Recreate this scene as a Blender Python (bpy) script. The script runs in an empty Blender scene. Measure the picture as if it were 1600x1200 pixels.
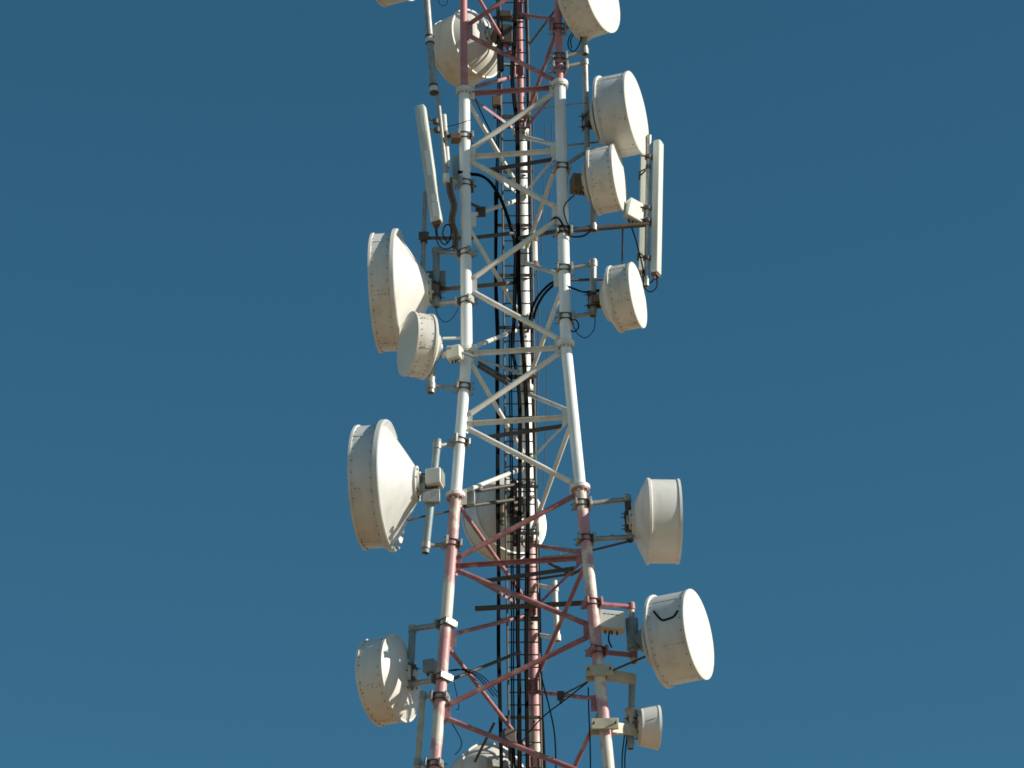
import bpy, math, random
from mathutils import Vector as V, Matrix
random.seed(7)
rad = math.radians
C = bpy.context.scene.collection
sc = bpy.context.scene

# ------------------------------------------------------------------ camera, light, exposure
FPX = 6000.0                                  # focal length in photo pixels (photo 1600 x 1200)
PITCH, ROLL, DIST = 0.502802, -0.015794, 60.0
CAM = V((-0.12228, -DIST * math.cos(PITCH), 1.6))
F = V((0, math.cos(PITCH), math.sin(PITCH)))
R0 = V((1, 0, 0)); U0 = V((0, -math.sin(PITCH), math.cos(PITCH)))
RT = math.cos(ROLL) * R0 + math.sin(ROLL) * U0
UP = -math.sin(ROLL) * R0 + math.cos(ROLL) * U0
cd = bpy.data.cameras.new('camera'); cam = bpy.data.objects.new('camera', cd); C.objects.link(cam)
cam.matrix_world = Matrix(((RT.x, UP.x, -F.x, CAM.x), (RT.y, UP.y, -F.y, CAM.y), (RT.z, UP.z, -F.z, CAM.z), (0, 0, 0, 1)))
cd.sensor_width = 36.0; cd.lens = 36.0 * FPX / 1600; cd.clip_start = 0.5; cd.clip_end = 20000
sc.camera = cam

SUN_EL, SUN_AZ = rad(26), rad(103)             # azimuth from +Y towards +X
SUN = V((math.sin(SUN_AZ) * math.cos(SUN_EL), math.cos(SUN_AZ) * math.cos(SUN_EL), math.sin(SUN_EL)))
w = bpy.data.worlds.new('World'); sc.world = w; w.use_nodes = True
nt = w.node_tree; nt.nodes.clear()
out = nt.nodes.new('ShaderNodeOutputWorld'); bg = nt.nodes.new('ShaderNodeBackground')
sky = nt.nodes.new('ShaderNodeTexSky'); sky.sky_type = 'NISHITA'; sky.sun_disc = False
sky.sun_elevation = SUN_EL; sky.sun_rotation = SUN_AZ
sky.altitude = 1500; sky.air_density = 1.0; sky.dust_density = 0.3; sky.ozone_density = 0.8
bg.inputs['Strength'].default_value = 0.066
hs = nt.nodes.new('ShaderNodeHueSaturation')       # a slightly deeper, more cyan blue than the default air
hs.inputs['Hue'].default_value = 0.484; hs.inputs['Saturation'].default_value = 1.14; hs.inputs['Value'].default_value = 1.05
tn = nt.nodes.new('ShaderNodeMix'); tn.data_type = 'RGBA'; tn.blend_type = 'MULTIPLY'; tn.inputs['Factor'].default_value = 1
tn.inputs['B'].default_value = (.76, .99, 1.06, 1)
nt.links.new(sky.outputs[0], tn.inputs['A']); nt.links.new(tn.outputs['Result'], hs.inputs['Color']); nt.links.new(hs.outputs[0], bg.inputs['Color']); nt.links.new(bg.outputs[0], out.inputs['Surface'])
sl = bpy.data.lights.new('sun', 'SUN'); sl.energy = 5.0; sl.angle = rad(0.5); sl.color = (1.0, 0.93, 0.80)
so = bpy.data.objects.new('sun', sl); C.objects.link(so); so.location = (60, 0, 60)
so.rotation_euler = SUN.to_track_quat('Z', 'Y').to_euler()
sc.view_settings.view_transform = 'Standard'; sc.view_settings.look = 'None'
sc.view_settings.exposure = 0.25; sc.view_settings.gamma = 1.0
sc.cycles.pixel_filter_type = 'BLACKMAN_HARRIS'; sc.cycles.filter_width = 1.7

# ------------------------------------------------------------------ photo pixel -> real point
def ray(px, py): return F + RT * ((px - 800) / FPX) - UP * ((py - 600) / FPX)
def U(px, py, Y):                              # where the sight line meets the upright plane Y = const
    d = ray(px, py); return CAM + d * ((Y - CAM.y) / d.y)
def S(p): return (p - CAM).dot(F) / FPX        # metres per photo pixel at p
def proj(p):
    d = p - CAM; z = d.dot(F); return 800 + FPX * d.dot(RT) / z, 600 - FPX * d.dot(UP) / z

# ------------------------------------------------------------------ materials
def mat(name, col, rough=0.5, metal=0.0, var=0.15, scale=6.0, dirt=None, dirt_amt=0.0, stretch=(1, 1, 1), bump=0.0, spec=0.5, thr=(.5, .66)):
    m = bpy.data.materials.new(name); m.use_nodes = True; n = m.node_tree.nodes; L = m.node_tree.links
    b = n['Principled BSDF']; b.inputs['Roughness'].default_value = rough; b.inputs['Metallic'].default_value = metal
    b.inputs['Specular IOR Level'].default_value = spec
    tc = n.new('ShaderNodeTexCoord'); mp = n.new('ShaderNodeMapping'); mp.inputs['Scale'].default_value = stretch
    L.new(tc.outputs['Object'], mp.inputs['Vector'])
    nz = n.new('ShaderNodeTexNoise'); nz.inputs['Scale'].default_value = scale; nz.inputs['Detail'].default_value = 6
    L.new(mp.outputs[0], nz.inputs['Vector'])
    cr = n.new('ShaderNodeValToRGB'); e = cr.color_ramp.elements
    e[0].position = 0.3; e[1].position = 0.7
    e[0].color = tuple(c * (1 - var) for c in col) + (1,); e[1].color = tuple(min(1, c * (1 + var * .6)) for c in col) + (1,)
    L.new(nz.outputs['Fac'], cr.inputs['Fac']); src = cr.outputs['Color']
    if dirt:
        n2 = n.new('ShaderNodeTexNoise'); n2.inputs['Scale'].default_value = scale * .45; n2.inputs['Detail'].default_value = 9; n2.inputs['Roughness'].default_value = .65
        m2 = n.new('ShaderNodeMapping'); m2.inputs['Scale'].default_value = stretch; m2.inputs['Location'].default_value = (3.1, 7.7, 1.3)
        L.new(tc.outputs['Object'], m2.inputs['Vector']); L.new(m2.outputs[0], n2.inputs['Vector'])
        r2 = n.new('ShaderNodeValToRGB'); r2.color_ramp.elements[0].position = thr[0]; r2.color_ramp.elements[1].position = thr[1]
        r2.color_ramp.elements[0].color = (0, 0, 0, 1); r2.color_ramp.elements[1].color = (dirt_amt,) * 3 + (1,)
        L.new(n2.outputs['Fac'], r2.inputs['Fac'])
        mx = n.new('ShaderNodeMix'); mx.data_type = 'RGBA'
        L.new(r2.outputs['Color'], mx.inputs['Factor']); L.new(src, mx.inputs['A']); mx.inputs['B'].default_value = tuple(dirt) + (1,)
        src = mx.outputs['Result']
    L.new(src, b.inputs['Base Color'])
    if bump:
        bp = n.new('ShaderNodeBump'); bp.inputs['Strength'].default_value = bump; bp.inputs['Distance'].default_value = 0.01
        L.new(nz.outputs['Fac'], bp.inputs['Height']); L.new(bp.outputs[0], b.inputs['Normal'])
    return m
M = {
 'white':   mat('white_paint', (.74, .73, .67), .45, var=.08, scale=5, dirt=(.38, .33, .25), dirt_amt=.45, stretch=(1, 1, .35)),
 'legpaint': mat('pale_leg_paint', (.80, .84, .84), .42, var=.05, scale=4, dirt=(.52, .47, .38), dirt_amt=.3, stretch=(2, 2, .3)),
 'red':     mat('red_paint', (.36, .14, .15), .5, var=.24, scale=7, dirt=(.52, .37, .36), dirt_amt=.8),
 'fade':    mat('faded_red_paint', (.55, .29, .30), .5, var=.15, scale=2.6, dirt=(.70, .64, .55), dirt_amt=1.0, stretch=(1.2, 1.2, .9), thr=(.49, .56)),
 'pink':    mat('faded_pink_paint', (.48, .20, .21), .5, var=.15, scale=3, dirt=(.62, .45, .42), dirt_amt=.6),
 'dish':    mat('dish_white', (.74, .72, .68), .38, var=.05, scale=3, dirt=(.48, .41, .32), dirt_amt=.38, stretch=(2.5, 2.5, .4)),
 'dish_aged': mat('dish_white_aged', (.68, .66, .61), .45, var=.06, scale=4, dirt=(.40, .33, .24), dirt_amt=.42, stretch=(3, 3, .35)),
 'dish_grey': mat('dish_white_grey', (.66, .67, .66), .34, var=.05, scale=3, dirt=(.42, .38, .32), dirt_amt=.35, stretch=(2.2, 2.2, .4)),
 'radome':  mat('radome_fabric', (.70, .675, .61), .55, var=.03, scale=2.5, dirt=(.62, .57, .5), dirt_amt=.25),
 'rivet':   mat('rivet_dark', (.10, .085, .07), .6),
 'galv':    mat('galvanised_steel', (.36, .37, .35), .45, metal=.35, var=.22, scale=14, dirt=(.20, .16, .11), dirt_amt=.5),
 'blue':    mat('blue_grey_paint', (.22, .29, .31), .5, var=.15, scale=8, dirt=(.14, .12, .1), dirt_amt=.4),
 'dark':    mat('weathered_steel', (.085, .075, .065), .6, metal=.2, var=.3, scale=18, dirt=(.16, .08, .045), dirt_amt=.6),
 'rust':    mat('rusty_fitting', (.16, .10, .065), .7, var=.35, scale=25),
 'cream':   mat('cream_paint', (.50, .47, .36), .5, var=.12, scale=9, dirt=(.25, .2, .14), dirt_amt=.5),
 'panel':   mat('panel_radome', (.60, .65, .60), .5, var=.05, scale=4, dirt=(.3, .3, .26), dirt_amt=.3, stretch=(1, 1, .3)),
 'pale':    mat('pale_plastic', (.62, .63, .58), .45, var=.06, scale=5, dirt=(.4, .36, .3), dirt_amt=.3),
 'label':   mat('white_sticker', (.82, .82, .80), .4, var=.03),
 'print':   mat('printed_ink', (.06, .06, .06), .6),
 'cable':   mat('black_cable_sheath', (.006, .006, .007), .7, var=.2, scale=20, spec=.06),
 'bluecab': mat('dark_blue_cable', (.03, .05, .09), .45, var=.2, scale=20),
 'brown':   mat('brown_box_paint', (.17, .12, .07), .6, var=.2, scale=12),
 'ladder':  mat('ladder_steel', (.13, .13, .12), .5, metal=.3, var=.3, scale=14, dirt=(.1, .08, .06), dirt_amt=.6),
 'ground':  mat('dry_sandy_ground', (.30, .20, .10), .9, var=.2, scale=.4, dirt=(.22, .165, .09), dirt_amt=.6, bump=.3),
 'concrete': mat('concrete', (.38, .36, .33), .85, var=.15, scale=5),
}

# ------------------------------------------------------------------ mesh builder
def basis(a):
    a = a.normalized(); t = V((0, 0, 1)) if abs(a.z) < .95 else V((0, 1, 0))
    b = a.cross(t).normalized(); return a, b, b.cross(a).normalized()
class MB:
    def __init__(s): s.v = []; s.f = []; s.m = []; s.bev = 0
    def ring(s, c, b, d, r, n):
        i = len(s.v)
        for k in range(n):
            t = 2 * math.pi * k / n; s.v.append(c + (b * math.cos(t) + d * math.sin(t)) * r)
        return i
    def lathe(s, o, a, prof, n=40, m=0, caps=True, mats=None):      # prof: (distance along a, radius)
        a, b, d = basis(a); idx = [s.ring(o + a * x, b, d, r, n) for x, r in prof]
        for j in range(len(idx) - 1):
            for k in range(n):
                q = (k + 1) % n
                s.f.append((idx[j] + k, idx[j] + q, idx[j + 1] + q, idx[j + 1] + k)); s.m.append(mats[j] if mats else m)
        if caps:
            s.f.append(tuple(idx[0] + k for k in range(n))[::-1]); s.m.append(m)
            s.f.append(tuple(idx[-1] + k for k in range(n))); s.m.append(m)
    def tube(s, p, q, r, r2=None, n=14, m=0):
        L = (q - p).length
        if L > 1e-6: s.lathe(p, q - p, [(0, r), (L, r if r2 is None else r2)], n, m)
        return s
    def pipe(s, p, q, r, wall=.012, n=18, m=0):                      # an open-ended pipe
        L = (q - p).length; ri = max(r - wall, r * .6)
        s.lathe(p, q - p, [(L * .12, ri), (0, ri), (0, r), (L, r), (L, ri), (L * .88, ri)], n, m, caps=True); return s
    def sweep(s, pts, r, n=8, m=0, smooth=True, sub=6):
        if smooth and len(pts) > 2:
            P = [pts[0]] + list(pts) + [pts[-1]]; o = []
            for i in range(1, len(P) - 2):
                for k in range(sub):
                    t = k / sub; a, b, c, d = P[i - 1], P[i], P[i + 1], P[i + 2]
                    o.append(.5 * ((2 * b) + (c - a) * t + (2 * a - 5 * b + 4 * c - d) * t * t + (3 * b - a - 3 * c + d) * t ** 3))
            pts = o + [pts[-1]]
        pr = None; idx = []
        for i, p in enumerate(pts):
            t = (pts[min(i + 1, len(pts) - 1)] - pts[max(i - 1, 0)]).normalized()
            b = basis(t)[1] if pr is None else (pr - t * pr.dot(t)).normalized()
            pr = b; idx.append(s.ring(p, b, t.cross(b), r, n))
        for j in range(len(idx) - 1):
            for k in range(n):
                q = (k + 1) % n; s.f.append((idx[j] + k, idx[j] + q, idx[j + 1] + q, idx[j + 1] + k)); s.m.append(m)
        s.f.append(tuple(idx[0] + k for k in range(n))[::-1]); s.m.append(m)
        s.f.append(tuple(idx[-1] + k for k in range(n))); s.m.append(m); return s
    def box(s, c, size, ax=None, m=0):
        ax = ax or (V((1, 0, 0)), V((0, 1, 0)), V((0, 0, 1))); i = len(s.v)
        for z in (-.5, .5):
            for y in (-.5, .5):
                for x in (-.5, .5): s.v.append(c + ax[0] * size[0] * x + ax[1] * size[1] * y + ax[2] * size[2] * z)
        for f in ((0, 2, 3, 1), (4, 5, 7, 6), (0, 1, 5, 4), (2, 6, 7, 3), (0, 4, 6, 2), (1, 3, 7, 5)):
            s.f.append(tuple(i + k for k in f)); s.m.append(m)
        return s
    def bar(s, p, q, w, h, up=V((0, 0, 1)), m=0):                     # rectangular bar from p to q
        a = (q - p).normalized(); b = a.cross(up).normalized(); d = b.cross(a)
        return s.box((p + q) / 2, ((q - p).length, w, h), (a, b, d), m)
    def angle(s, p, q, w, t=.008, up=V((0, 0, 1)), m=0):              # L-section
        a = (q - p).normalized(); b = a.cross(up).normalized(); d = b.cross(a); c = (p + q) / 2; L = (q - p).length
        s.box(c - b * 0, (L, w, t), (a, b, d), m); s.box(c + b * (w / 2 - t / 2) - d * (w / 2 + t / 2 - .001), (L, t, w), (a, b, d), m); return s
    def build(s, name, mats, parent=None, bevel=None, ang=38):
        me = bpy.data.meshes.new(name); base = wloc(parent) if parent else V((0, 0, 0))
        me.from_pydata([tuple(v - base) for v in s.v], [], s.f)
        for x in (mats if isinstance(mats, (list, tuple)) else [mats]): me.materials.append(M[x])
        me.polygons.foreach_set('material_index', s.m); me.polygons.foreach_set('use_smooth', [True] * len(s.f))
        me.set_sharp_from_angle(angle=rad(ang)); me.update()
        o = bpy.data.objects.new(name, me); C.objects.link(o)
        if parent: o.parent = parent
        if bevel:
            md = o.modifiers.new('bevel', 'BEVEL'); md.width = bevel; md.segments = 2; md.limit_method = 'ANGLE'; md.angle_limit = rad(50)
        return o
def wloc(o):
    p = V((0, 0, 0))
    while o: p += o.location; o = o.parent
    return p
def tag(o, label, cat, group=None):
    o['label'] = label; o['category'] = cat
    if group: o['group'] = group
    return o
def thing(name, label, cat, loc, group=None):
    o = bpy.data.objects.new(name, None); o.empty_display_size = .2; C.objects.link(o); o.location = loc
    return tag(o, label, cat, group)
def center(o, loc):                           # put a single-mesh thing's origin at loc
    loc = V(loc); o.data.transform(Matrix.Translation(-loc)); o.location = loc; return o

# ------------------------------------------------------------------ ground
g = MB(); N = 40
R_ = 6000
g.v = [V((x, y, 0)) for x, y in ((-R_, -R_), (R_, -R_), (R_, R_), (-R_, R_))]; g.f = [(0, 1, 2, 3)]; g.m = [0]
gr = g.build('ground', 'ground'); gr['kind'] = 'structure'

# ------------------------------------------------------------------ the lattice tower
TH = rad(-5.9836); HA, HB, HC = 35.7076, 30.8869, 28.3072; TOP = 39.35
def side(h): return 1.5545 if h > HB else 1.5545 + .1395 * (HB - h)
ANG = {'L': rad(210) + TH, 'R': rad(330) + TH, 'B': rad(90) + TH}
def leg(k, h):
    r = side(h) / math.sqrt(3); return V((r * math.cos(ANG[k]), r * math.sin(ANG[k]), h))
def legy(k, py):                               # height at which a leg crosses photo row py
    a, b = 15., 42.
    for _ in range(40):
        c = (a + b) / 2
        if proj(leg(k, c))[1] > py: a = c
        else: b = c
    return a
def LP(k, py): return leg(k, legy(k, py))
LR = .086
tower = thing('lattice_tower', 'tall three-legged tubular lattice tower in bands of white and faded red paint', 'tower', (0, 0, 0))
lower = [HC - 1.235 * i for i in range(1, 6)]
lower = [HC, legy('L', 882), legy('R', 985), legy('L', 1113)]
hb = 1.36; h = lower[-1]
while h > 1.9: h -= hb; hb *= 1.035; lower.append(max(h, .25))
for k in 'LRB':
    b = MB()
    segs = [(TOP, HA, .061, 2), (HA, HB, .090, 0), (HB, HC, .088, 0), (HC, lower[2], .088, 1), (lower[2], 0.25, .088, 1)]
    for h1, h0, r, m in segs: b.tube(leg(k, h0), leg(k, h1), r, r - .002 if h1 <= HB else r, 24, m)
    lg = b.build('leg', ['legpaint', 'fade', 'pink'], tower)
    for hf, r, mt in ((HA, .136, 'white'), (HB, .132, 'white'), (HC, .146, 'flg')):
        b = MB(); p = leg(k, hf); z = V((0, 0, 1))
        b.lathe(p - z * .022, z, [(0, .088), (0, r * .93), (.020, r * .93)], 30, 1 if mt == 'flg' else 0)
        b.lathe(p + z * .001, z, [(0, r), (.060, r), (.068, r - .008), (.068, .05)], 30, 0)
        for i in range(10):
            t = 2 * math.pi * i / 10; q = p + V((math.cos(t), math.sin(t), 0)) * (r - .022)
            b.tube(q - z * .062, q + z * .066, .011, n=6, m=2)
        b.build('flange', ['white', 'pink', 'galv'], lg)
    b = MB(); b.lathe(V((*leg(k, 0).xy, -.3)), V((0, 0, 1)), [(0, .7), (.55, .7), (.6, .65), (.6, .1)], 32); b.build('footing', 'concrete', tower)
# bracing: face LR zigzags R-L-R.., LB zigzags L-B-L.., BR zigzags B-R-B.. from each flange
node = [TOP - .02, HA + 2.43, HA + 1.215, HA] + [HA - (HA - HB) * i / 4 for i in (1, 2, 3)] + [HB, (HB + HC) / 2 + .03, HC] + lower[1:]
FACES = (('R', 'L'), ('L', 'B'), ('B', 'R'))
HORIZ = (2 + 1, 4, 7, 8, 10)
for fi, (e, mid) in enumerate(FACES):
    for i in range(len(node) - 1):
        h1, h0 = node[i], node[i + 1]
        ka, kb = (e, mid) if i % 2 else (mid, e)
        white = h0 >= HC - .01 and h1 <= HA + .01
        mt = 'white' if white else 'red'
        p, q = leg(ka, h1 - .05), leg(kb, h0 + .05)
        d = (q - p).normalized(); lr = LR if h1 <= HA + .01 else .06
        p2, q2 = p + d * lr * .9, q - d * lr * .9
        b = MB(); r = .043 if white else .040
        if h0 > HA - .01: r = .038
        if fi: r *= .82
        b.tube(p2 + d * .09, q2 - d * .09, r, n=16)
        inn = (V((0, 0, 0)) - (p + q) / 2); inn.z = 0; inn.normalize(); sd = d.cross(inn).normalized()
        for end, s in ((p2, 1), (q2, -1)):        # flattened ends
            b.box(end + d * s * .06, (.20, r * 2.1, .016), (d, sd, sd.cross(d)))
            b.tube(end + d * s * .07 - sd.cross(d) * .022, end + d * s * .07 + sd.cross(d) * .022, .012, n=6)
        b.build('brace', mt, tower)
    for i in range(len(node)):
        if i not in HORIZ and not (i > 10 and i % 4 == 2): continue
        h = node[i]
        if i == 7 and fi: continue
        white = HC - .01 <= h < HA - .2
        p, q = leg(e, h), leg(mid, h); d = (q - p).normalized(); p += d * .08; q -= d * .08
        b = MB(); b.angle(p, q, .045 if fi else .058, .009); b.build('strut', 'white' if white else 'red', tower)
# gusset plates at the nodes
for i, h in enumerate(node[1:-1], 1):
    for k in 'LRB':
        b = MB(); r = .085 if h <= HA + .01 else .062
        for k2 in 'LRB':
            if k2 == k: continue
            d = (leg(k2, h) - leg(k, h)).normalized(); n_ = d.cross(V((0, 0, 1)))
            b.box(leg(k, h) + d * (r + .035), (.10, .012, .26), (d, n_, V((0, 0, 1))))
        b.build('gusset', 'white' if HC - .01 <= h <= HA + .01 else 'red', tower)
# inner beams that carry ladder and cable runs
for h in (node[4], node[8], node[10]):
    lf = leg('L', h).lerp(leg('B', h), .36); rf = leg('R', h).lerp(leg('B', h), .22)
    b = MB(); b.bar(lf, rf, .05, .05); b.build('cable_beam', 'dark', tower)

# ------------------------------------------------------------------ ladder on the back leg
lad_rows = [(-60, 780), (75, 782), (215, 784), (350, 785.5), (500, 787.5), (630, 788.5), (800, 790), (950, 792), (1100, 794), (1260, 797)]
YB = lambda py: LP('B', py).y
def ladp(py, off):                              # off px to the right of the left rail
    for (y0, x0), (y1, x1) in zip(lad_rows, lad_rows[1:]):
        if y0 <= py <= y1 or y1 == 1260:
            return U(x0 + (x1 - x0) * (py - y0) / (y1 - y0) + off, py, YB(max(-120, py)) - .22)
lad = thing('ladder', 'narrow grey steel climbing ladder running up inside the tower before the back leg', 'ladder', ladp(1250, 20))
LWF = lambda py: 43 + 7.5 * py / 1200       # nearer the camera lower down, so wider in pixels
for off in (0, 1):
    b = MB(); b.sweep([ladp(y, off * LWF(y)) for y in (-60, 215, 500, 800, 1250)], .017, n=8, sub=2); b.build('rail', 'ladder', lad)
z = -55
while z < 1250:
    b = MB(); b.tube(ladp(z, 0), ladp(z, LWF(z)), .012, n=8); b.build('rung', 'dark', lad)
    z += 19.6
for y in (28, 183, 268, 352, 430, 512, 588, 760, 833, 968, 1121, 1205):
    b = MB(); p = ladp(y, -12); q = ladp(y, LWF(y) + 4); b.bar(p, q, .03, .045)
    b.bar(ladp(y + 6, LWF(y) * .8), LP('B', y + 6), .03, .03); b.build('bracket', 'dark', lad)

# ------------------------------------------------------------------ clamps, mounts
def clamp(par, k, py, toward, r=.092, mt='dark', plate='galv'):       # U-bolt clamp round a tower leg
    p = LP(k, py); b = MB(); ax = (LP(k, py - 20) - p).normalized()
    t = toward - p; t -= ax * t.dot(ax); t.normalize(); s = ax.cross(t)
    for dz in (-.045, .045):
        b.lathe(p + ax * (dz - .008), ax, [(0, r), (0, r + .012), (.016, r + .012), (.016, r)], 22, caps=False)
        for sg in (-1, 1): b.tube(p + s * sg * (r + .006) + ax * dz - t * .16, p + s * sg * (r + .006) + ax * dz + t * .15, .007, n=6)
    b.box(p + t * (r + .02), (.035, 2 * r + .07, .15), (t, s, ax), 1); b.box(p - t * (r + .02), (.03, 2 * r + .06, .11), (t, s, ax), 1)
    return b.build('clamp', [mt, plate], par, bevel=.004)
GM = 'antenna mounts clamped to the tower legs'
def mount(label, top, bot, Y, r_px, arms, k, mt='galv', armmt='galv', arm_r=3.2, cl=True, plate=None, name='antenna_mount', cat='mount', group=GM):
    """vertical pole from top to bottom pixel, arms [(pole row, leg row)] to leg k"""
    pt, pb = U(*top, Y), U(*bot, Y); s = S((pt + pb) / 2); r = r_px * s
    t = thing(name, label, cat, pb, group)
    MB().pipe(pb, pt, r).build('pole', mt, t)
    for a in arms:
        f = (a[0] - bot[1]) / (top[1] - bot[1]); p = pb.lerp(pt, f); q = LP(k, a[1]); d = (p - q).normalized()
        b = MB(); rr = arm_r * s
        b.tube(q + d * .09, p - d * r * .6, rr, n=12)
        b.lathe(p - (pt - pb).normalized() * .05, pt - pb, [(0, r), (0, r + .014), (.1, r + .014), (.1, r)], 18, caps=False)
        b.build('arm', armmt, t)
        if cl: clamp(t, k, a[1], p, plate=plate or 'galv')
    t['_pt'] = 0; del t['_pt']
    return t, pb, pt, r

# ------------------------------------------------------------------ dishes
GD = 'white microwave dishes mounted round the tower'
def dish(label, c, D, Yh, al, L, cone, hub, el=0, taper=1.0, rim=1.035, pole=None, rivets=True, seed=0, style='cone', rad_bulge=.02, step=None, hublen=.10, lip=0):
    """c: photo pixel of the face centre; D: diameter px; Yh: depth of the hub; al: heading (0 right, 90 to the camera)"""
    a = V((math.cos(rad(al)) * math.cos(rad(el)), -math.sin(rad(al)) * math.cos(rad(el)), math.sin(rad(el))))
    s = S(U(*c, Yh)); R = D / 2 * s; L *= s; cn = cone * s; hr = hub * s
    o = U(*c, Yh + a.y * (L + cn + hublen)); hubp = o - a * (L + cn + hublen)
    t = thing('microwave_dish', label, 'dish antenna', hubp, GD)
    b = MB(); Rb = R * taper
    b.lathe(o, a, [(-L, Rb * .985), (-L, Rb), (-.03, R * .995), (-.03, R * 1.018), (.006, R * 1.018), (.006, R * .985)], 72, caps=False)
    rnd = random.Random(seed + 5); _, e1, e2 = basis(a)
    if rivets:
        for row in (-.055, -L + .05):
            n = rivets if rivets > 1 else 30
            for i in range(n):
                th = 2 * math.pi * (i + (.5 if row < -.1 else 0)) / n + rnd.uniform(-.02, .02)
                if rnd.random() < .15: continue
                rr = R + (Rb - R) * (row / -L); q = o + a * row + (e1 * math.cos(th) + e2 * math.sin(th)) * rr; nn = (e1 * math.cos(th) + e2 * math.sin(th))
                b.tube(q - nn * .002, q + nn * .007, .0085, n=6, m=1)
        for th in (rad(-150), rad(-35), rad(35), rad(150), rad(90), rad(-90)):      # seam joints with a double row of rivets
            for i in range(6):
                for dth in (-.03, .03):
                    x = -.04 - (L - .08) * i / 5; rr = R + (Rb - R) * (x / -L); nn = (e1 * math.cos(th + dth) + e2 * math.sin(th + dth))
                    if rnd.random() < .55: continue
                    q = o + a * x + nn * rr; b.tube(q - nn * .002, q + nn * .006, .0075, n=6, m=1)
            nn = e1 * math.cos(th) + e2 * math.sin(th); tt = a.cross(nn)
            p1 = o + a * -.035 + nn * (R + .001); p2 = o - a * (L - .01) + nn * (Rb + .001)
            b.bar(p1, p2, .05, .004, up=nn)
    dm = ('dish', 'dish_aged', 'dish_grey')[seed % 3]; b.build('shroud', [dm, 'rivet'], t)
    b = MB(); b.lathe(o, a, [(.000, R * .984), (.010, R * .984), (.012 + rad_bulge * .5, R * .7), (.012 + rad_bulge * .85, R * .35), (.012 + rad_bulge, .01)], 64); b.build('radome', 'radome', t)
    b = MB(); bk = o - a * L; Rr = Rb * rim
    pr = [(.012, Rb * .97), (.012, Rr - .006), (.006, Rr), (-.03, Rr), (-.036, Rr - .008), (-.037, Rb * .985)]
    if lip: pr = [(.012, Rb * .97), (.012, Rr - .012), (.0, Rr), (-lip + .02, Rr), (-lip, Rr - .012), (-lip - .002, Rr - .03), (-lip + .012, Rr - .045), (-.037, Rb * .955)]
    R2 = Rb * (.955 if lip else .985)
    n = 9
    for i in range(1, n + 1):
        u = i / n
        if style == 'cone': rr = R2 + (hr - R2) * (u ** 1.12)
        else: rr = hr + (Rb * .985 - hr) * math.sqrt(max(0, 1 - u))
        if style == 'step': rr = Rb * .985 + (hr - Rb * .985) * min(1, u * 2.2) if u < .45 else hr * (1.0 if u < .8 else .8)
        pr.append((-.037 - (cn - .037) * u, rr))
    pr.append((-cn - .001, .02)); b.lathe(bk, a, pr, 64, caps=False)
    b.build('reflector', dm, t, ang=28)
    b = MB(); hb_ = bk - a * cn
    b.lathe(hb_, -a, [(-.012, hr * 1.08), (.03, hr * 1.08), (.03, hr * .75), (hublen * .7, hr * .7), (hublen * .7, hr * .4), (hublen, hr * .38)], 32)
    for i in range(8):
        th = 2 * math.pi * i / 8; nn = e1 * math.cos(th) + e2 * math.sin(th); b.tube(hb_ + nn * hr * .9 - a * .02, hb_ + nn * hr * .9 - a * .05, .012, n=6, m=1)
    b.build('hub', ['pale', 'dark'], t)
    if pole:
        pb, pt, pr_ = pole; ax = (pt - pb).normalized(); q = pb + ax * (hubp - pb).dot(ax); ln = (pt - pb).length
        q = pb + ax * min(max((hubp - pb).dot(ax), .12), ln - .12)
        b = MB(); v = q - hubp
        sd = ax.cross(a).normalized()
        for sg in (-1, 1):
            u0 = hubp + a * .03 + sd * sg * hr * .45; u1 = q + sd * sg * (pr_ + .01)
            b.bar(u0, u1, .03, .12, up=ax)
            b.bar(u0 + ax * .10, u1 + ax * .13, .02, .02, up=ax, m=1); b.tube(u1 - ax * .16 - a * .05, u1 + ax * .16 - a * .05, .010, n=6, m=1)
        for dz in (-.1, .1):
            b.lathe(q + ax * (dz - .02), ax, [(0, pr_), (0, pr_ + .016), (.04, pr_ + .016), (.04, pr_)], 18, caps=False, m=1)
            b.box(q + ax * dz - a * (pr_ + .012), (.02, pr_ * 2.8, .05), (a, sd, ax), 1)
            for sg in (-1, 1): b.tube(q + ax * dz + sd * sg * pr_ * 1.3 - a * (pr_ + .07), q + ax * dz + sd * sg * pr_ * 1.3 + a * .12, .008, n=6, m=1)
        b.build('mount_bracket', ['rust', 'dark'], t, bevel=.004)
    t_ = dict(t=t, o=o, a=a, R=R, hub=hubp, bk=bk, e1=e1, e2=e2, L=L, s=s); return t_
def rod(d, p, q, r=.012, mt='galv'):            # stay rod that belongs to a dish
    b = MB(); b.tube(p, q, r, n=10); b.tube(p, p + (q - p).normalized() * .09, r * 1.8, n=8); b.tube(q, q + (p - q).normalized() * .09, r * 1.8, n=8)
    b.build('stay_rod', mt, d['t'])
def abox(c, size, yaw, tilt=0):
    m = Matrix.Rotation(yaw, 3, 'Z') @ Matrix.Rotation(tilt, 3, 'Y'); return c, size, (m @ V((1, 0, 0)), m @ V((0, 1, 0)), m @ V((0, 0, 1)))
GR = 'radio boxes bolted beside the dishes'
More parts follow.
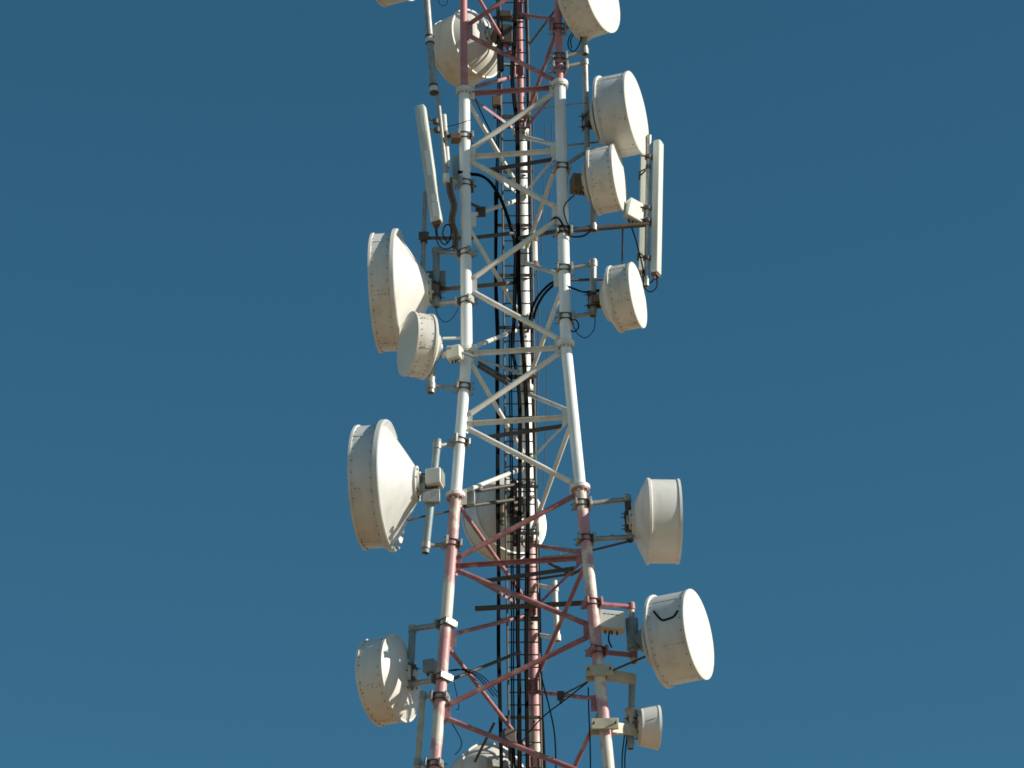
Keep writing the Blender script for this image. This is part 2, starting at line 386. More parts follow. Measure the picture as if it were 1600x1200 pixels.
def radio(label, c, size, yaw, mt='pale', tilt=0, marks=False, fins=True, name='radio_box'):
    t = thing(name, label, 'radio unit', c, GR); cc, sz, ax = abox(c, size, yaw, tilt)
    b = MB(); b.box(cc, sz, ax); b.build('casing', mt, t, bevel=.018)
    if fins:
        b = MB()
        n = 6
        for i in range(n): b.box(cc + ax[0] * sz[0] * (.5 + .02) + ax[1] * sz[1] * ((i + .5) / n - .5) * .85, (.03, .008, sz[2] * .8), ax)
        b.build('cooling_fins', mt, t)
    b = MB()
    for i in (-.25, .05, .3):
        q = cc - ax[2] * sz[2] * .5 + ax[0] * sz[0] * i * .8; b.tube(q + ax[2] * .003, q - ax[2] * .05, .016, n=10)
    b.build('connector', 'dark', t)
    if marks:
        b = MB()
        for i, (x, wd) in enumerate(((-.3, .05), (-.15, .04), (.0, .06), (.17, .05))): b.box(cc - ax[1] * (sz[1] * .5 + .001) + ax[0] * sz[0] * x + ax[2] * sz[2] * .25, (wd, .002, .014), ax)
        b.build('marking', 'print', t)
    return t
GC = 'black cables on the tower'
def cable(label, pts, r, mt='cable', n=1, spread=.0, name='cable', cat='cable', group=GC, sub=6):
    b = MB(); rnd = random.Random(hash(label) % 1 + len(label))
    for i in range(n):
        dx = (i - (n - 1) / 2) * spread
        b.sweep([p + V((dx + rnd.uniform(-.25, .25) * r, (i % 2) * r * 1.2, 0)) for p in pts], r, 8, sub=sub)
    o = b.build(name, mt); center(o, pts[-1]); return tag(o, label, cat, group)

# ================================================================== RIGHT SIDE
YR = -.52
m1 = mount('short thick grey pole under the topmost right-hand dish', (912, 12), (913.5, 85), -.50, 5.2, [(40, 45), (81, 91)], 'R')
d3 = dish('white drum dish cut off by the top edge right of the tower', (939.5, -10), 124, -.5, 28, 44, 16, 26, el=0, pole=m1[1:], seed=1)
m2 = mount('slim steel pole behind the large right-hand drum dish below the tower flange', (914, 94), (918, 255), -.46, 4.6, [(98, 106), (236, 262)], 'R')
d4 = dish('large white drum dish high on the right with a bright oval face', (994, 176), 130, -.48, 18, 47, 15, 33, el=1, pole=m2[1:], seed=2, style='step', rivets=9, rim=1.05)
rod(d4, d4['bk'] + (d4['e1'] * 0 + V((0, 0, 1))) * d4['R'] * .55 - d4['a'] * .05, U(812, 174, -.42))
m3 = mount('slanting steel pole holding the second dish down on the right above the long boom', (926, 262), (927, 358), -.45, 4.8, [(356, 363)], 'R')
d5 = dish('medium white drum dish overlapping the large one above it on the right', (967, 277), 105, -.47, 14, 37, 12, 28, el=1, pole=m3[1:], seed=3, style='step')
radio('brown-grey radio box wedged between tower leg and second right dish', U(905, 288, -.5), (.26, .24, .27), rad(15), 'brown', fins=False)
# boom with the sector antennas
bm = thing('antenna_boom', 'long thin horizontal steel boom reaching right to the tall panel antenna', 'mount', LP('R', 361), GM)
pA, pB = LP('R', 361), U(1018, 350, -.30); MB().pipe(pA + (pB - pA).normalized() * .1, pB, .042).build('boom_pipe', 'dark', bm); clamp(bm, 'R', 361, pB)
b = MB(); b.tube(pA + V((.1, .0, -.03)), U(925, 352, -.25), .018, n=8); b.build('boom_brace', 'dark', bm)
b = MB(); b.tube(U(812, 372, .2), pA + V((-.1, 0, 0)), .034, n=12); b.build('boom_tail', 'dark', bm)
sp = thing('antenna_pole', 'upright steel pole at the far end of the boom right of the tower', 'pole', U(1011, 445, -.30), 'antenna poles')
MB().pipe(U(1010, 447, -.30), U(1014, 212, -.30), .042).build('pole', 'galv', sp)
for y in (246, 326, 345, 404):
    b = MB(); q = U(1010 + (447 - y) * 4 / 235, y, -.30); b.tube(q - V((0, 0, .03)), q + V((0, 0, .03)), .062, n=16); b.tube(q + V((-.12, -.05, 0)), q + V((.14, -.02, 0)), .012, n=6)
    b.build('pole_clamp', 'dark', sp)
GP = 'tall panel antennas'
def panel(label, top, bot, Y, wpx, dep, yaw, stickers=(), mt='panel', brack=(), pole=None):
    pt, pb = U(*top, Y), U(*bot, Y); ax = (pt - pb).normalized(); x = Matrix.Rotation(yaw, 3, 'Z') @ V((1, 0, 0)); yv = ax.cross(x).normalized(); x = yv.cross(ax)
    s = S(pt); t = thing('panel_antenna', label, 'panel antenna', pb, GP); L = (pt - pb).length; wd = wpx * s
    # rounded section: a half-oval front (facing -y side) on a flat back
    b = MB(); n = 14; prof = []
    for i in range(n + 1):
        th = math.pi * i / n; ct = math.cos(th); prof.append((-math.copysign(abs(ct) ** .38, ct) * wd / 2, -math.sin(th) ** .38 * dep * .6 if 0 < i < n else 0))
    prof += [(wd / 2, dep * .4), (-wd / 2, dep * .4)]
    lv = [(0, .9), (.02, 1), (L - .03, 1), (L, .82)]; idx = []
    for z_, sc_ in lv:
        idx.append(len(b.v)); b.v += [pb + ax * z_ + x * u * sc_ + yv * v * sc_ for u, v in prof]
    m_ = len(prof)
    for j in range(3):
        for k in range(m_): q = (k + 1) % m_; b.f.append((idx[j] + k, idx[j] + q, idx[j + 1] + q, idx[j + 1] + k)); b.m.append(0)
    b.f.append(tuple(idx[0] + k for k in range(m_))[::-1]); b.f.append(tuple(idx[3] + k for k in range(m_))); b.m += [0, 0]
    b.build('radome', mt, t, ang=50)
    b = MB()
    b.box(pb - ax * .02, (wd * .85, dep * .8, .05), (x, yv, ax))
    for i in (-.28, -.1, .1, .28): b.tube(pb - ax * .02 + x * wd * i, pb - ax * .10 + x * wd * i, .013, n=8)
    b.build('connector_plate', 'rust', t)
    for (f, hh, u, ww) in stickers:
        b = MB(); b.box(pb + ax * L * f + x * wd * u - yv * (dep * .6 + .001), (wd * ww, .006, hh), (x, yv, ax)); b.build('sticker', 'label', t)
    for f, q in brack:
        b = MB(); p = pb + ax * L * f + yv * dep * .4; b.box(p + yv * .01, (.07, .03, .12), (x, yv, ax)); b.tube(p, q, .014, n=8); b.tube(p + ax * .08, q, .012, n=8); b.tube(q - V((0, 0, .04)), q + V((0, 0, .04)), .045, n=12); b.build('tilt_bracket', 'dark', t)
    return t
panel('tall pale green-grey panel antenna with a sunlit right edge at the boom end', (1028.5, 222), (1024.5, 428), -.28, 17, .115, rad(64), brack=((.86, U(1013, 246, -.3)), (.12, U(1011, 404, -.3))))
panel('narrow panel antenna half hidden behind the far right pole', (1005, 238), (1001.5, 424), .05, 8, .10, rad(100), brack=((.8, U(1013, 262, -.3)), (.12, U(1010.5, 404, -.3))))
radio('pale ribbed radio unit hung on the left of the far right pole', U(991, 331, -.32), (.30, .16, .36), rad(30), 'panel', tilt=rad(14))
cable('thin black jumper cable dropping from the ribbed radio to the panel antenna foot', [U(983, 345, -.3), U(992, 370, -.36), U(1000, 400, -.36), U(1006, 425, -.34), U(1014, 442, -.3), U(1022, 436, -.28)], .012)
cable('thin black cable looping under the foot of the tall right panel antenna', [U(1026, 430, -.28), U(1026, 448, -.3), U(1016, 456, -.3), U(1006, 447, -.3), U(1004, 420, -.3)], .010)
wp = MB(); wp.tube(U(973, 355, -.3), U(972, 412, -.3), .014, n=8); o = wp.build('whip_rod', 'dark'); center(o, U(972, 412, -.3)); tag(o, 'thin short rod hanging straight down from the right boom', 'rod')
m6 = mount('short galvanised pole on two level arms behind the third right dish', (927, 406), (926, 494), -.49, 5.6, [(413, 421), (489, 497)], 'R')
d6 = dish('medium white drum dish alone below the right boom', (996, 461), 103, -.47, 17, 34, 15, 30, el=1.5, pole=m6[1:], seed=4)
b = MB(); b.tube(LP('R', 438), U(955, 436, -.35), .022, n=10); b.build('stay_rod', 'dark', d6['t'])
cable('thin black loop of cable drooping below the third right dish mount', [U(930, 494, -.5), U(928, 515, -.52), U(914, 528, -.52), U(900, 518, -.52), U(894, 500, -.52)], .007)
cable('short thick black cable curl under the lower arm of the third right dish', [U(891, 500, -.6), U(900, 500, -.6), U(904, 510, -.6), U(898, 518, -.6), U(890, 516, -.55)], .011)
cable('pair of black jumper cables sagging from the tower leg to the third right dish', [U(886, 446, -.6), U(900, 452, -.58), U(915, 456, -.55), U(940, 452, -.5)], .012, n=2, spread=.03)
m7 = mount('short rusty pole on two long level arms behind the side-on right dish', (980, 774), (984.5, 846), -.52, 5.0, [(780, 788), (839, 843)], 'R', mt='dark', arm_r=4.0)
d7 = dish('white dish seen exactly side-on right of the red and white flange', (1060, 815), 132, -.53, -3, 47, 24, 24, el=0, pole=m7[1:], seed=6, rivets=False)
b = MB(); b.tube(LP('R', 862), U(982, 846, -.52), .018, n=10); b.tube(LP('R', 850), U(958, 836, -.5), .012, n=8); b.build('stay_rod', 'dark', m7[0])
m8 = mount('stout grey pole with dark red arms behind the taped drum dish', (986, 942), (990.5, 1036), -.50, 5.0, [(948, 943), (1024, 1018)], 'R', mt='cream', armmt='red', arm_r=4.0, plate='red')
b = MB(); b.tube(U(987, 968, -.5), U(989.5, 1015, -.5), .095, n=20); b.build('sleeve', 'blue', m8[0])
d8 = dish('big white drum dish low on the right with a black tape mark like a smile', (1091, 991), 141, -.50, 21.5, 60, 18, 34, el=1, pole=None, seed=8, style='step', rivets=22, rim=1.05)
b = MB(); hp = d8['hub']; b.bar(hp + d8['a'] * .05, U(989, 994, -.5) + d8['a'] * .06, .2, .24); b.build('mount_bracket', 'blue', d8['t'], bevel=.01)
b = MB(); b.tube(U(1022, 1020, -.62), LP('R', 1052) + V((.1, 0, 0)), .017, n=8); b.build('stay_rod', 'dark', d8['t'])
# black tape mark on the drum: a shallow V wrapped on the shroud surface
pts = []
for px, py in ((1021.5, 955), (1027, 962), (1035, 969), (1045, 966.5), (1053, 963), (1059, 954)):
    d_ = ray(px, py).normalized(); o_, a_, R_d = d8['o'], d8['a'], d8['R']; w_ = CAM - o_
    dp = d_ - a_ * d_.dot(a_); wpv = w_ - a_ * w_.dot(a_); A = dp.dot(dp); B = 2 * dp.dot(wpv); Cc = wpv.dot(wpv) - (R_d + .004) ** 2
    pts.append(CAM + d_ * ((-B - math.sqrt(max(0, B * B - 4 * A * Cc))) / (2 * A)))
b = MB(); b.sweep(pts, .016, 8, sub=4); b.build('tape_mark', 'cable', d8['t'])
radio('white radio box with a line of dark print beside the taped drum dish', U(955, 972, -.62), (.40, .22, .30), rad(8), 'pale', marks=True, tilt=rad(4), fins=False)
cable('short black drop cable under the white printed radio box', [U(952, 986, -.62), U(951, 1000, -.6), U(956, 1012, -.58)], .012)
t9 = thing('antenna_mount', 'cream painted bracket frame holding the smallest dish low on the right', 'mount', U(985, 1168, -.5), GM)
for (bx, by, ax_, ay) in ((936, 1052, 993, 1062), (944, 1136, 1000, 1142)):
    q = LP('R', by); p = U(ax_, ay, -.5); b = MB(); d = (p - q).normalized()
    b.box(q + V((0, -.115, 0)), (.40, .05, .17)); b.box(q + V((0, .115, 0)), (.40, .05, .15))
    for sx in (-.16, .16): b.tube(q + V((sx, -.2, 0)), q + V((sx, .2, 0)), .014, n=8, m=1)
    b.build('clamp', ['cream', 'dark'], t9, bevel=.006)
    b = MB(); b.bar(q + d * .11, p, .06, .17); b.build('arm', 'cream', t9, bevel=.006)
MB().pipe(U(985, 1170, -.5), U(988, 1058, -.5), .052).build('pole', 'blue', t9)
b = MB(); b.tube(U(985.5, 1136, -.5), U(986, 1112, -.5), .083, n=20); b.tube(U(986, 1112, -.5), U(986.2, 1109, -.5), .098, n=20); b.build('sleeve', 'cream', t9)
d9 = dish('smallest white dish seen side-on at lower right', (1028.5, 1137), 69, -.5, 353, 26, 4, 22, el=0, taper=.86, rim=1.0, pole=(U(985, 1170, -.5), U(988, 1058, -.5), .052), seed=9, rivets=False, hublen=.05)
b = MB(); b.tube(d9['o'] - d9['a'] * .2 - V((0, .34, .06)) , d9['o'] - d9['a'] * .05 - V((0, .345, .0)), .006, n=6); b.build('scratch_mark', 'print', d9['t'])

# ================================================================== LEFT SIDE
d1 = dish('dish cut off by the top edge at far left with only its tan belly showing', (590, -44), 112, -.1, 203, 42, 34, 18, rivets=False, seed=11)
tp = thing('antenna_mount', 'grey arm that holds the cropped dish at the upper left', 'mount', U(640, -60, 0), GM)
b = MB(); b.tube(d1['hub'], LP('L', -45), .035, n=12); b.build('arm', 'galv', tp)
# long slanted omni antenna
om = thing('omni_antenna', 'long slanted tube antenna in stepped sections left of the upper tower', 'tube antenna', U(697, 278, -.5))
P0, P1, P2 = U(663, -45, -.5), U(678, 143, -.5), U(697.5, 278, -.5)
b = MB(); b.tube(P0, P1, .058, n=20); b.build('upper_tube', 'galv', om)
b = MB()
for f in (.58, .985): q = P0.lerp(P1, f); d = (P1 - P0).normalized(); b.tube(q - d * .09, q - d * .05, .075, n=20, m=1); b.tube(q - d * .05, q + d * .05, .068, n=20); b.tube(q + d * .05, q + d * .07, .075, n=20, m=1)
b.build('collar', ['pale', 'dark'], om)
b = MB(); b.tube(P1 + V((.045, .06, .1)), P2, .036, n=16); b.build('lower_tube', 'galv', om)
b = MB(); b.tube(P2 - V((0, 0, .1)), P2 + V((0, 0, .06)), .06, n=16); b.tube(P2, LP('L', 287) - V((.08, 0, 0)), .03, n=10); b.build('foot_arm', 'pale', om)
clamp(om, 'L', 288, P2)
mo = mount('short pale pole with a plate bracket beside the slanted tube antenna', (693.5, 180), (700, 262), -.42, 4.0, [(212, 214)], 'L', mt='pale', armmt='dark')
b = MB(); b.box(U(712, 216, -.45), (.16, .18, .10)); b.build('plate', 'rust', mo[0], bevel=.006)
b = MB(); b.box(U(712, 262, -.3), (.10, .14, .38)); b.build('plate', 'blue', mo[0], bevel=.006)
b = MB(); b.box(U(735, 294, -.3), (.10, .1, .12)); b.tube(U(728, 286, -.35), U(744, 292, -.3), .014, n=8); b.build('bracket', 'dark', mo[0])
panel('long tapering grey panel antenna leaning left with white stickers', (656.5, 167), (682.5, 347), -.62, 17, .12, rad(-14), mt='panel',
      stickers=((.82, .26, .12, .34), (.49, .46, .14, .52), (.19, .12, .18, .5), (.09, .26, .16, .6)), brack=((.92, U(681, 190, -.5)), (.80, U(683, 203, -.5))))
ep = thing('antenna_pole', 'thin upright steel pole just right of the upper left dish cone', 'pole', U(659, 470, -.15), 'antenna poles')
MB().pipe(U(659, 470, -.15), U(664.5, 300, -.15), .036).build('pole', 'galv', ep)
b = MB(); q = U(662.3, 372, -.15); b.tube(q - V((0, 0, .09)), q + V((0, 0, .09)), .056, n=14); b.tube(q, LP('L', 372) - V((.08, 0, 0)), .028, n=10); b.box(q + V((0, -.07, 0)), (.16, .03, .14)); b.build('clamp', 'dark', ep)
cable('tangle of brown-black cables hanging between the leaning panel antenna and the tower leg', [U(702, 278, -.5), U(704, 300, -.5), U(709, 322, -.48), U(706, 345, -.45), U(712, 366, -.45), U(711, 388, -.45)], .026, mt='rust', n=3, spread=.028)
cable('black jumper cable looping from the leaning panel antenna foot', [U(683, 352, -.6), U(684, 368, -.6), U(694, 382, -.55), U(704, 372, -.5), U(704, 354, -.48), U(696, 352, -.48), U(692, 366, -.5), U(700, 380, -.5)], .011)
cable('second thin jumper cable hanging from the leaning panel antenna foot', [U(680, 352, -.6), U(682, 374, -.6), U(688, 386, -.55), U(698, 389, -.5), U(710, 384, -.5)], .009)
m10 = mount('blue-grey pole with a square plate beside the upper left dish', (681.5, 388), (682, 480), -.06, 5.4, [(393, 396), (474, 471)], 'L', mt='blue', arm_r=4)
b = MB(); b.box(U(680, 440, .04), (.34, .04, .38)); b.build('plate', 'blue', m10[0], bevel=.006)
b = MB(); b.bar(U(692, 452, .0), LP('L', 449) - V((.07, 0, 0)), .05, .05); b.build('arm', 'rust', m10[0])
d10 = dish('large white dish at upper left with a narrow rim and sunlit cone back', (588.5, 458), 186, -.10, 186, 34, 47, 24, el=0, pole=m10[1:], seed=12, rim=1.065, lip=.075)
cable('thin black wire hanging in a loop between blue-grey pole and tower leg', [U(681, 476, -.45), U(684, 493, -.48), U(695, 503, -.5), U(707, 497, -.5), U(717, 480, -.48)], .006)
m11 = mount('short steel pole with an open lower end below the small left dish', (676, 540), (673, 614), -.45, 6.0, [(604, 606)], 'L', arm_r=3)
d11 = dish('small white drum dish facing left in front of the upper left dish', (637.5, 537), 101, -.50, 159, 29, 16, 20, el=0, pole=m11[1:], seed=13)
radio('small white rounded radio box between the small left dish and the tower leg', U(711, 553, -.56), (.22, .2, .22), rad(-20), 'pale', fins=False)
b = MB(); b.tube(U(692, 529, -.45), LP('L', 528) - V((.05, 0, 0)), .025, n=10); b.build('feed_arm', 'pale', d11['t'])
b = MB(); b.tube(U(690, 556, -.5), U(700, 553, -.52), .05, n=14); b.build('feed_arm', 'pale', d11['t'])
rod(d11, U(698, 543, -.62), U(812, 583, -.45), .022)
m12 = mount('sloping grey pole on clamp arms behind the largest left dish', (684, 687), (664.5, 864), -.60, 6.0, [(697, 691), (853, 850)], 'L', mt='blue', arm_r=3.5)
d12 = dish('largest white dish at left with a deep cone back and round hub', (565, 762), 194, -.60, 190, 40, 48, 26, el=1.5, pole=m12[1:], seed=14, rim=1.075, lip=.085)
radio('white radio box atop a grey bracket behind the largest left dish', U(679, 748, -.68), (.24, .24, .26), rad(-12), 'pale')
b = MB(); b.box(U(674, 776, -.66), (.26, .10, .22)); b.box(U(656, 757, -.64), (.16, .14, .26)); b.tube(U(645, 750, -.60), U(672, 762, -.62), .05, n=14); b.build('feed_bracket', ['galv'], d12['t'], bevel=.008)
rod(d12, U(636, 812, -.68), U(722, 795, -.4), .015, 'dark')
m14 = mount('square blue-grey bracket pole behind the shaded lower left dish', (645, 979), (640.5, 1077), -.02, 5.6, [(983, 975), (1070, 1060)], 'L', mt='blue', arm_r=4.6)
d14 = dish('shaded grey-white drum dish at lower left with a glossy back', (585, 1067), 137, -.0, 203, 42, 20, 24, el=0, pole=m14[1:], seed=15, style='bowl')
radio('grey round-cornered radio box behind the lower left dish mount', U(672, 1042, -.15), (.18, .18, .2), rad(-20), 'blue', fins=False)
m16 = mount('slim weathered pole reaching out of the bottom edge beside the lower left leg', (661, 1081), (651, 1215), -.5, 5.0, [(1087, 1090), (1192, 1195)], 'L', mt='cream', arm_r=3)

# ================================================================== BEHIND / INSIDE
d2 = dish('shaded dish seen from behind through the top red section', (709, 86), 114, .75, 221, 46, 30, 16, seed=16, rivets=False, style='bowl')
t2 = thing('antenna_mount', 'dark steel frame behind the shaded dish in the top red section', 'mount', U(782, 60, .8), GM)
MB().pipe(U(783, 110, .62), U(780, 20, .62), .05).build('pole', 'dark', t2)
for y in (30, 100):
    b = MB(); b.tube(U(782, y, .62), LP('B', y + 3), .03, n=10); b.build('arm', 'dark', t2)
b = MB(); b.bar(d2['hub'], U(781.5, 62, .62), .12, .2); b.build('mount_bracket', 'rust', d2['t'], bevel=.01)
b = MB(); b.box(U(793, 55, .55), (.16, .14, .36)); b.build('bracket', 'dark', t2, bevel=.01)
b = MB(); b.box(U(790, 24, .6), (.2, .14, .12)); b.build('bracket', 'dark', t2, bevel=.01)
d13 = dish('round dish behind the tower core at the red and white flanges', (776, 822), 128, 1.25, 237, 40, 32, 20, seed=17, rivets=False, style='bowl')
t13 = thing('antenna_mount', 'dark steel pole and pipes holding the round dish behind the tower core', 'mount', U(806, 850, 1.2), GM)
MB().pipe(U(806, 852, 1.16), U(803, 752, 1.16), .05).build('pole', 'dark', t13)
for (x0, y0, x1, y1, Y0) in ((728, 770, 836, 752, -.1), (722, 792, 836, 776, -.1)):
    b = MB(); b.tube(U(x0, y0, Y0), U(x1, y1, .95), .028, n=10); b.build('arm', 'dark', t13)
b = MB(); b.box(U(735, 779, -.1), (.14, .1, .24)); b.build('clamp', 'galv', t13, bevel=.008)
b = MB(); b.bar(d13['hub'], U(805, 800, 1.16), .12, .2); b.build('mount_bracket', 'rust', d13['t'], bevel=.01)
radio('dark radio unit clinging to the back of the round dish behind the core', U(803, 790, 1.0), (.24, .16, .26), rad(30), 'dark', fins=False)
radio('narrow orange-brown box strapped beside the ladder before the round dish', U(784, 800, .6), (.07, .08, .34), 0, 'brown', fins=False)
d15 = dish('pale dish showing only its rounded top at the bottom edge', (752, 1233), 122, 1.25, 240, 40, 34, 22, seed=18, rivets=False, style='bowl')
t15 = thing('antenna_mount', 'dark bracket and thin strut in front of the dish at the bottom edge', 'mount', U(800, 1230, 1.1), GM)
MB().pipe(U(802, 1260, 1.1), U(798, 1150, 1.1), .05).build('pole', 'dark', t15)
b = MB(); b.tube(U(742, 1190, .9), U(772, 1130, .3), .022, n=8); b.build('stay_rod', 'dark', t15)
b = MB(); b.bar(d15['hub'], U(801, 1205, 1.1), .12, .2); b.build('mount_bracket', 'dark', d15['t'], bevel=.01)
b = MB(); b.bar(U(760, 1192, .95), U(801, 1196, 1.1), .06, .12); b.build('side_bracket', 'galv', d15['t'], bevel=.01)
b = MB(); b.tube(U(800, 1160, 1.1), LP('B', 1163), .03, n=10); b.tube(U(801, 1240, 1.1), LP('B', 1243), .03, n=10); b.build('arm', 'dark', t15)
radio('dark cable box near the ladder foot above the bottom dish', U(795, 1152, .7), (.20, .16, .22), rad(15), 'dark', fins=False)
for lab, px, py, Y in (('brown junction box on the left side of the ladder below the top flanges', 776, 160, .5), ('brown junction box on the right side of the back leg below the top flanges', 833, 156, .9)):
    t = thing('junction_box', lab, 'junction box', U(px, py, Y), 'junction boxes'); b = MB(); b.box(U(px, py, Y), (.15, .12, .20)); b.build('casing', 'brown', t, bevel=.01)
    b = MB(); b.box(U(px, py, Y) + V((0, -.065, .0)), (.12, .012, .17)); b.tube(U(px, py, Y) - V((.03, 0, .1)), U(px, py, Y) - V((.03, 0, .16)), .018, n=8); b.build('cover', 'brown', t)
mw = mount('white tube pole on two short white arms right of the back leg', (866.5, 908), (871, 1000), .92, 4.2, [(920, 912), (997, 990)], 'B', mt='white', armmt='white', cl=False)
mount('pale upright pipe with a rusty clamp right of the back leg behind the white braces', (835, 366), (836, 420), .95, 4.4, [(374, 372), (414, 414)], 'B', mt='white', armmt='rust', cl=False)
xp = MB(); xp.tube(U(838, 905, .7), U(890, 897, .1), .022, n=8); xp.tube(U(858, 880, .5), U(893, 898, .1), .026, n=8); xp.tube(U(893, 898, .1), LP('R', 884), .026, n=8); o = xp.build('cross_pipe', 'dark'); center(o, U(893, 898, .1)); tag(o, 'dark forked bracing strut left of the right leg in the lower red section', 'pipe')
xp = MB(); xp.bar(U(848, 872, .6), LP('R', 866), .04, .05); xp.tube(U(876, 864, .3), U(876, 876, .3), .008, n=6); xp.tube(U(889, 862, .2), U(889, 876, .2), .008, n=6); o = xp.build('cross_beam', 'galv'); center(o, U(848, 872, .6)); tag(o, 'grey beam with two upright bolts just above the lower red strut', 'beam')
xp = MB(); xp.pipe(U(742, 951, .25), U(936, 941, .25), .040); o = xp.build('cross_pipe', 'dark'); center(o, U(742, 951, .25)); tag(o, 'dark horizontal pipe with an open left end crossing the lower red section', 'pipe')
xp = MB(); xp.tube(U(705, 1062, -.25), U(812, 1019, .45), .026, n=10); o = xp.build('cross_pipe', 'dark'); center(o, U(705, 1062, -.25)); tag(o, 'thin dark stay pipe slanting up from the lower left leg clamp to the ladder', 'pipe')
xp = MB(); xp.tube(U(736, 372, -.2), U(805, 364, .5), .032, n=10); xp.tube(U(735, 318, -.3), U(757, 328, -.1), .026, n=8); xp.box(U(751, 331, -.1), (.16, .1, .14)); o = xp.build('cross_pipe', 'dark'); center(o, U(736, 372, -.2)); tag(o, 'dark pipe joining the left leg to the ladder below the thick cable arch', 'pipe')
xp = MB(); xp.tube(U(737, 448, -.1), U(800, 442, .5), .032, n=10); o = xp.build('cross_pipe', 'rust'); center(o, U(737, 448, -.1)); tag(o, 'brown pipe from the left leg to the ladder level with the upper left dish', 'pipe')
xp = MB(); xp.tube(U(748, 572, -.2), U(798, 603, .5), .032, n=10); xp.tube(U(748, 566, -.2), U(796, 594, .5), .02, n=8); o = xp.build('cross_pipe', 'dark'); center(o, U(748, 572, -.2)); tag(o, 'dark double strut slanting down from the left leg flange to the ladder', 'pipe')
xp = MB(); xp.tube(LP('R', 228), U(946, 221, -.3), .018, n=10); o = xp.build('cross_pipe', 'galv'); center(o, LP('R', 228)); tag(o, 'thin bright rod running right from the leg behind the large right drum dish', 'pipe')
xp = MB(); xp.tube(U(827, 70, .8), LP('R', 10), .02, n=10); o = xp.build('cross_pipe', 'ladder'); center(o, U(827, 70, .8)); tag(o, 'thin grey stay rod slanting across the top right of the red section', 'pipe')
lamp = thing('bracket_fitting', 'small dark camera-like fitting standing on the lower right red strut', 'fitting', U(876, 1096, .3))
b = MB(); b.box(U(876, 1087, .3), (.11, .1, .12)); b.box(U(876, 1096, .3), (.04, .04, .08)); b.tube(U(880, 1085, .3), U(925, 1062, -.2), .013, n=8); b.build('body', 'dark', lamp, bevel=.008)

# ================================================================== CABLES
def run(rows, Yoff=-.35, Yabs=None):             # (row, column) list down the tower core, just in front of the ladder
    return [U(x, y, (YB(y) + Yoff) if Yabs is None else Yabs) for y, x in rows]
GB = 'black feeder cable bundles in the tower core'
def bundle(label, rows, r, n, spread, Yoff=-.35, sub=4): return cable(label, run(rows, Yoff), r, n=n, spread=spread, name='cable_bundle', cat='cable bundle', group=GB, sub=sub)
bundle('thick black feeder cable bundle snaking down the middle of the tower core', [(-60, 807), (30, 805), (75, 803), (115, 800), (160, 804), (200, 808), (290, 809), (400, 809.5), (450, 811), (520, 815), (570, 819), (660, 824), (740, 825), (830, 825), (900, 823.5), (1000, 822.5), (1100, 823), (1260, 825)], .019, 2, .030)
bundle('black feeder cable bundle joining the core from the arch and running to the bottom', [(372, 804), (400, 806), (430, 805), (500, 803), (540, 801), (575, 806), (612, 811), (660, 813), (740, 812), (812, 812), (840, 810), (900, 810), (1000, 809), (1060, 811), (1150, 811.5), (1260, 813)], .019, 2, .026, -.42)
bundle('black feeder cable bundle left of the ladder', [(300, 774.5), (350, 775), (430, 774.5), (480, 776), (540, 778), (600, 777), (660, 778.5), (720, 778), (800, 778), (900, 779.5), (1000, 778.5), (1060, 780), (1120, 782), (1260, 785)], .018, 2, .024, -.5)
bundle('thickest dark cable bundle outermost on the right of the tower core', [(560, 832), (640, 833), (740, 835), (840, 838), (900, 841), (1000, 842), (1080, 843), (1130, 847), (1260, 852)], .017, 2, .030, .12)
bundle('slim black feeder cables just right of the left ladder rail in the lower tower', [(520, 797), (620, 798), (740, 799), (860, 800), (960, 801), (1080, 801), (1260, 804)], .011, 2, .03, -.4)
bundle('thin black feeder cable pair right of the back leg in the lower tower', [(600, 833), (700, 834), (820, 839), (940, 842), (1060, 845), (1260, 850)], .012, 2, .03, .06)
bundle('slim black feeder cables at the left ladder rail in the upper tower', [(-60, 777), (60, 778.5), (160, 779), (260, 777), (330, 776)], .012, 2, .03, -.45)
cable('dark cable on the right edge of the back leg in the upper tower', run([(-60, 818), (60, 823), (160, 824), (240, 826), (330, 827), (420, 828), (560, 831)], .10), .016, n=1)
cable('thick black feeder cable arching from the left leg into the tower core', [U(716, 268, -.45), U(733, 271, -.4), U(752, 274, -.3), U(768, 286, -.1), U(783, 312, .15), U(794, 340, .35), U(803, 372, .5)], .022, n=2, spread=.02)
cable('pair of thick black cables curving from the right leg into the core', [U(884, 446, -.5), U(868, 441, -.4), U(852, 453, -.1), U(840, 470, .3), U(832, 490, .6), U(828, 520, .75)], .021, n=2, spread=.07)
cable('black cable looped over the right leg above the boom', [U(848, 362, -.4), U(862, 345, -.5), U(869, 339, -.56), U(876, 345, -.66), U(884, 360, -.66), U(893, 369, -.62), U(912, 368, -.55), U(925, 358, -.5)], .011, n=2, spread=.015)
cable('thin black cable draped down the right leg to the boom', [U(897, 305, -.55), U(884, 318, -.66), U(881, 330, -.66), U(886, 348, -.66), U(893, 358, -.62)], .010)
cable('thin dark cable hanging free right of the back leg by the white section', run([(190, 833), (280, 833), (360, 836), (420, 839), (500, 842), (600, 840), (700, 838)], .1), .012, mt='bluecab')
cable('thin straight dark wire in the gap left of the right leg', run([(196, 852), (300, 850), (360, 847), (400, 846)], .2), .008, mt='bluecab')
cable('second thin straight dark wire close to the right leg', run([(190, 862.5), (300, 861), (352, 857)], .1), .008, mt='bluecab')
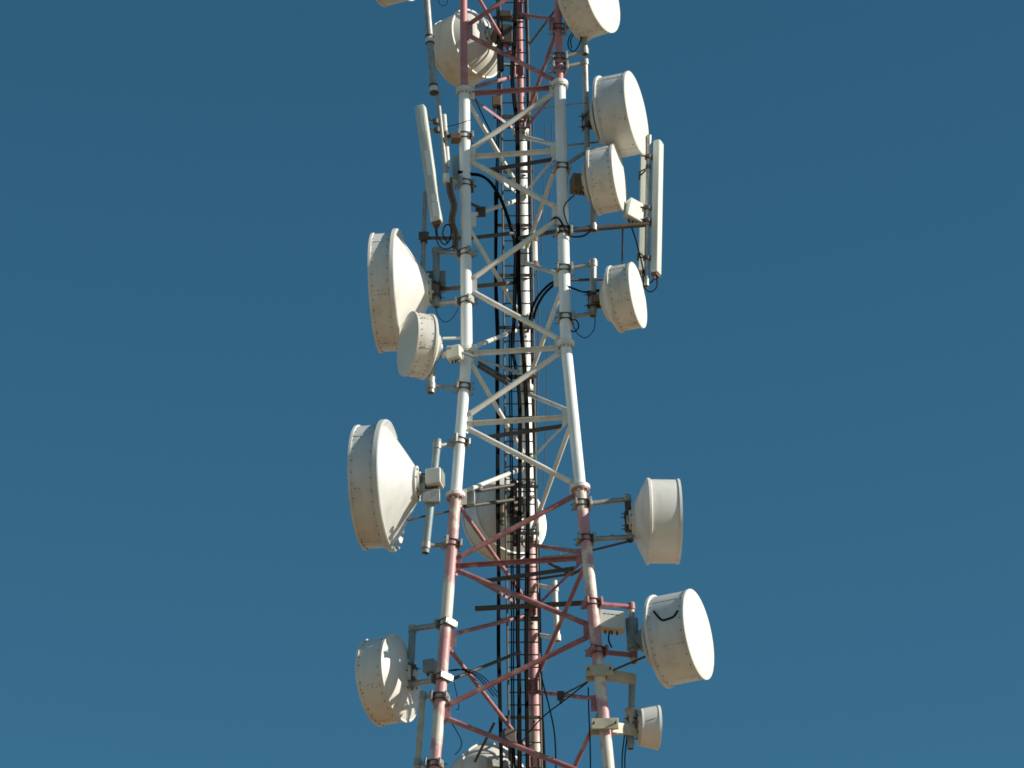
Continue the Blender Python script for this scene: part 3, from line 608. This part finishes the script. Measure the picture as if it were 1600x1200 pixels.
cable('thin dark wire hanging in the gap below the middle flange', run([(485, 856), (545, 855), (600, 854.5), (660, 853), (760, 849)], .1), .008, mt='bluecab')
cable('slack black cable bowing out right of the core near the bottom', [U(842, 1035, .85), U(848, 1065, .8), U(858, 1105, .75), U(867, 1150, .7), U(869, 1215, .7)], .012)
cable('thin black wire slanting from the lower right clamp to the core', [U(918, 1066, -.45), U(885, 1092, .1), U(845, 1123, .8), U(815, 1160, .7)], .010)
cable('short curled black wire below the lower left red brace', [U(706, 1130, -.35), U(714, 1143, -.35), U(721, 1158, -.35), U(719, 1170, -.35), U(711, 1179, -.35)], .007)
cable('thin black wire dangling beside the lower left leg', [U(709, 1065, -.4), U(713, 1082, -.4), U(716, 1098, -.4), U(717, 1107, -.4), U(712, 1109, -.4)], .006)
cable('three thin black wires sagging from the lower left clamp to the core', [U(704, 1048, -.3), U(725, 1046, -.2), U(748, 1056, .0), U(764, 1072, .25), U(777, 1088, .45)], .008, n=3, spread=.05)
cable('thin black wires running beside the lower right leg to the bottom edge', [U(919, 1074, -.45), U(920, 1110, -.45), U(922, 1160, -.45), U(923, 1220, -.45)], .010)
cable('pair of black cables falling from the smallest dish to the bottom edge', [U(979, 1140, -.5), U(976, 1165, -.5), U(974, 1190, -.5), U(976, 1225, -.5)], .010, n=2, spread=.04)
cable('coil of black cable beside the topmost right pole', [U(906, 48, -.55), U(894, 52, -.55), U(888, 64, -.55), U(889, 76, -.55), U(897, 80, -.55), U(905, 70, -.55), U(908, 56, -.55), U(899, 52, -.55), U(892, 62, -.55), U(893, 76, -.55)], .010)
cable('thin looped wire hanging from the top edge beside the slanted tube antenna', [U(684, -15, -.3), U(686, 4, -.3), U(693, 9, -.3), U(699, 4, -.3), U(700, -15, -.3)], .005)
cable('thin black wire strung from the short pale pole to the upper left leg', [U(698, 198, -.5), U(715, 194, -.5), U(736, 187, -.42)], .006)
cable('thin dark wire dropping from the top left flange towards the cable beam', [U(741, 150, -.3), U(752, 176, -.2), U(765, 202, 0), U(777, 228, .2)], .009)
